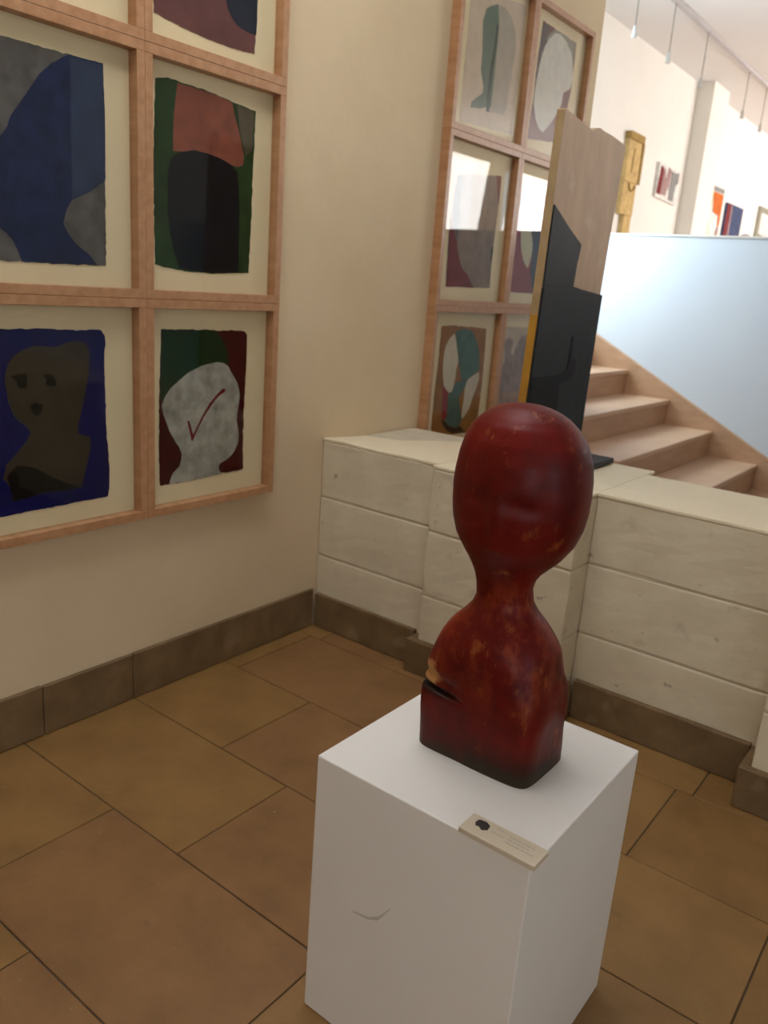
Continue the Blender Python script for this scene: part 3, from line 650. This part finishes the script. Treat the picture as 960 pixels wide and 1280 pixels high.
layer('black_body', [(-0.577,0.699),(-0.292,0.712),(-0.186,0.703),(0.062,0.688),(0.056,0.587),(0.048,0.464),(0.040,0.25),(0.033,0.010),(-0.611,0.010),(-0.601,0.27),(-0.590,0.48)], 0.0002, 0.010, M['black_paint'], 'black painted square torso')
layer('arm_groove', [(-0.235,0.520),(-0.210,0.512),(-0.205,0.430),(-0.160,0.420),(-0.150,0.365),(-0.230,0.338),(-0.310,0.330),(-0.300,0.203),(-0.292,0.012),(-0.604,0.012),(-0.594,0.370),(-0.337,0.366),(-0.248,0.382),(-0.237,0.428)], 0.0102, 0.0125, M['deep_black'], 'glossy black arm and lower block')
def edge(name, z0, z1, m):
    a = lambda z: (-0.612 + (z-0.008)*0.0343 if z < 0.98 else -0.579+0.022*(z-0.98)/0.325)
    bm = bmesh.new()
    s0, s1 = interp([(-z_, s_) for s_, z_ in [(-0.612,0.008),(-0.602,0.25),(-0.592,0.45),(-0.578,0.694),(-0.572,0.80),(-0.565,0.98),(-0.562,1.15),(-0.557,1.305)]], -z0, 1), interp([(-z_, s_) for s_, z_ in [(-0.612,0.008),(-0.602,0.25),(-0.592,0.45),(-0.578,0.694),(-0.572,0.80),(-0.565,0.98),(-0.562,1.15),(-0.557,1.305)]], -z1, 1)
    prism(bm, [pp(s0-0.004, z0, -0.030), pp(s0-0.0002, z0, -0.030), pp(s1-0.0002, z1, -0.030), pp(s1-0.004, z1, -0.030)], NN*0.031)
    P(name, bm, m, pk)
edge('edge_strip', 0.60, 1.30, M['plank_edge']); edge('edge_strip', 0.010, 0.599, M['ochre_edge'])
P('base_plate', B(0.80, 1.105, 0.06, 0.675, 0.9145, 0.9375), M['dark_base'], pk, bevel=0.003)['label'] = 'flat dark base plate'

# ------------------------------------------------------------------ gallery works beyond
def gallery(name, label, polys, cat='painting', x=-1.0, depth=0.03, mats=None):
    ys_ = [p[0] for c, pts in polys for p in pts]; zs_ = [p[1] for c, pts in polys for p in pts]
    r = empty(name, (x, sum(ys_)/len(ys_), min(zs_)), label, cat, 'works on the gallery wall')
    c, pts = polys[0]
    bm = bmesh.new(); prism(bm, [(x+0.0005, a, b) for a, b in pts], (depth, 0, 0)); P('canvas', bm, paint(c), r)
    for i, (c, pts) in enumerate(polys[1:]):
        bm = bmesh.new(); prism(bm, [(x+depth+0.001, a, b) for a, b in pts], (0.004+0.001*i, 0, 0)); P('painted_shape', bm, paint(c), r)
gallery('painting', 'small grey, pink and dark red painting on the gallery wall', [
    ('offwhite', [(6.14,2.68),(6.76,2.66),(6.76,3.00),(6.14,3.02)]),
    ('gallerywine', [(6.15,2.72),(6.25,2.71),(6.27,2.98),(6.20,2.99)]),
    ('gallerypink', [(6.26,2.72),(6.42,2.72),(6.44,2.84),(6.48,2.78),(6.52,2.98),(6.42,3.00),(6.38,2.86),(6.32,2.98),(6.28,2.96)]),
    ('gallerygrey', [(6.52,2.69),(6.66,2.69),(6.68,2.86),(6.75,2.88),(6.75,2.99),(6.62,2.97),(6.54,2.98)])])
gallery('painting', 'orange and white painting with yellow corner on the gallery wall', [
    ('offwhite', [(7.80,1.95),(8.47,1.95),(8.47,3.04),(7.80,3.04)]),
    ('gallerygrey', [(7.80,2.98),(8.46,2.98),(8.46,3.035),(7.80,3.035)]),
    ('ochre', [(7.82,2.72),(8.05,2.80),(8.06,2.97),(7.82,2.97)]),
    ('orange', [(8.06,2.97),(8.45,2.97),(8.45,2.60),(8.38,2.60),(8.36,2.72),(8.12,2.74)]),
    ('yellow', [(7.81,2.10),(8.02,2.10),(8.02,2.60),(7.94,2.66),(7.81,2.64)]),
    ('gallerypink', [(8.36,2.58),(8.45,2.60),(8.42,2.10),(8.30,2.10)])])
gallery('painting', 'navy and wine painting with pale streaks on the gallery wall', [
    ('gallerynavy', [(8.68,1.95),(9.44,1.95),(9.44,2.915),(8.68,2.915)]),
    ('gallerywine', [(8.69,2.0),(8.80,2.0),(8.84,2.90),(8.70,2.90)]),
    ('gallerypink', [(8.86,2.0),(8.96,2.0),(8.90,2.90),(8.86,2.90)]),
    ('gallerypink', [(9.25,2.0),(9.36,2.0),(9.34,2.60)])])
gallery('painting', 'pale painting with dark red lower band at the right edge of the picture', [
    ('lightgrey', [(10.25,1.95),(11.4,1.95),(11.4,3.05),(10.25,3.05)]),
    ('offwhite', [(10.36,2.68),(11.3,2.68),(11.3,2.97),(10.36,2.97)]),
    ('gallerywine', [(10.36,2.2),(11.3,2.2),(11.3,2.60),(10.36,2.60)])])
r = empty('wooden_relief', (-1.0, 5.1, 2.2), 'tall straw yellow wooden relief on the gallery wall beside the plank', 'relief')
P('board', B(-0.9995, -0.95, 5.24, 5.56, 2.72, 3.09), paint('straw'), r)
P('board', B(-0.9995, -0.952, 5.24, 5.55, 2.42, 2.716), paint('straw'), r)
P('board', B(-0.9995, -0.954, 5.36, 5.54, 2.22, 2.417), paint('straw'), r)
P('top_rail', B(-0.9995, -0.935, 5.23, 5.575, 3.0905, 3.155), paint('strawdark'), r)
P('side_rail', B(-0.9995, -0.938, 5.562, 5.60, 2.72, 3.09), paint('strawdark'), r)
bm = bmesh.new()
pts_ = [(5.34,2.705),(5.37,2.66),(5.42,2.64),(5.48,2.66),(5.50,2.70)]
for a, b in zip(pts_, pts_[1:]): cyl(bm, (-0.942, a[0], a[1]), (-0.942, b[0], b[1]), 0.008, 6)
cyl(bm, (-0.946, 5.36, 2.80), (-0.946, 5.38, 3.02), 0.006, 6)
P('carved_line', bm, paint('strawdark'), r)

# small pale sculpture just showing over the parapet
sp = empty('rounded_sculpture', (0.62, 3.9, 1.28), 'pale rounded sculpture top peeping over the blue wall', 'sculpture')
P('stand', B(0.46, 0.78, 3.74, 4.06, 1.282, 1.92), M['plinth'], sp, bevel=0.004)
bm = bmesh.new()
bmesh.ops.create_icosphere(bm, subdivisions=3, radius=0.10, matrix=Matrix.Translation((0.62, 3.9, 2.03)) @ Matrix.Diagonal((0.85, 0.8, 1.12, 1)))
for v in bm.verts: v.co += (v.co-Vector((0.62,3.9,2.03)))*noise.noise(v.co*9)*0.25
P('carved_head', bm, paint('gallerypink'), sp, smooth=True)

# pendants on their track
tk = P('ceiling_track', B(-0.405, -0.355, 2.6, 12.0, ZC-0.022, ZC-0.0005), M['track'])
tag(tk, 'long pale lighting track along the gallery ceiling', 'track')
first = None
PLAB = ['hanging wire lamp nearest the wall end, first of the gallery row', 'second hanging wire lamp of the gallery row, above the wooden relief',
        'third hanging wire lamp of the gallery row, beside the pilaster top', 'hanging wire lamp past the pilaster, above the orange painting',
        'hanging wire lamp near the right edge of the picture, above the navy painting']
for i, yy in enumerate((3.68, 4.42, 5.27, 6.65, 7.37)):
    if first is None:
        first = empty('pendant_lamp', (-0.38, yy, 3.52), PLAB[i], 'lamp', 'pendants along the gallery track')
        bm = bmesh.new(); cyl(bm, (-0.38, yy, 3.57), (-0.38, yy, ZC-0.0225), 0.004, 6); P('wire', bm, M['wire'], first)
        bm = bmesh.new(); cyl(bm, (-0.38, yy, 3.49), (-0.38, yy, 3.57), 0.022, 14, 0.012); P('lamp_head', bm, M['lamp_head'], first, bevel=0.003)
    else:
        c = first.copy(); COL.objects.link(c); c.location.y = yy; c['label'] = PLAB[i]
        for ch in list(first.children):
            q = ch.copy(); COL.objects.link(q); q.parent = c
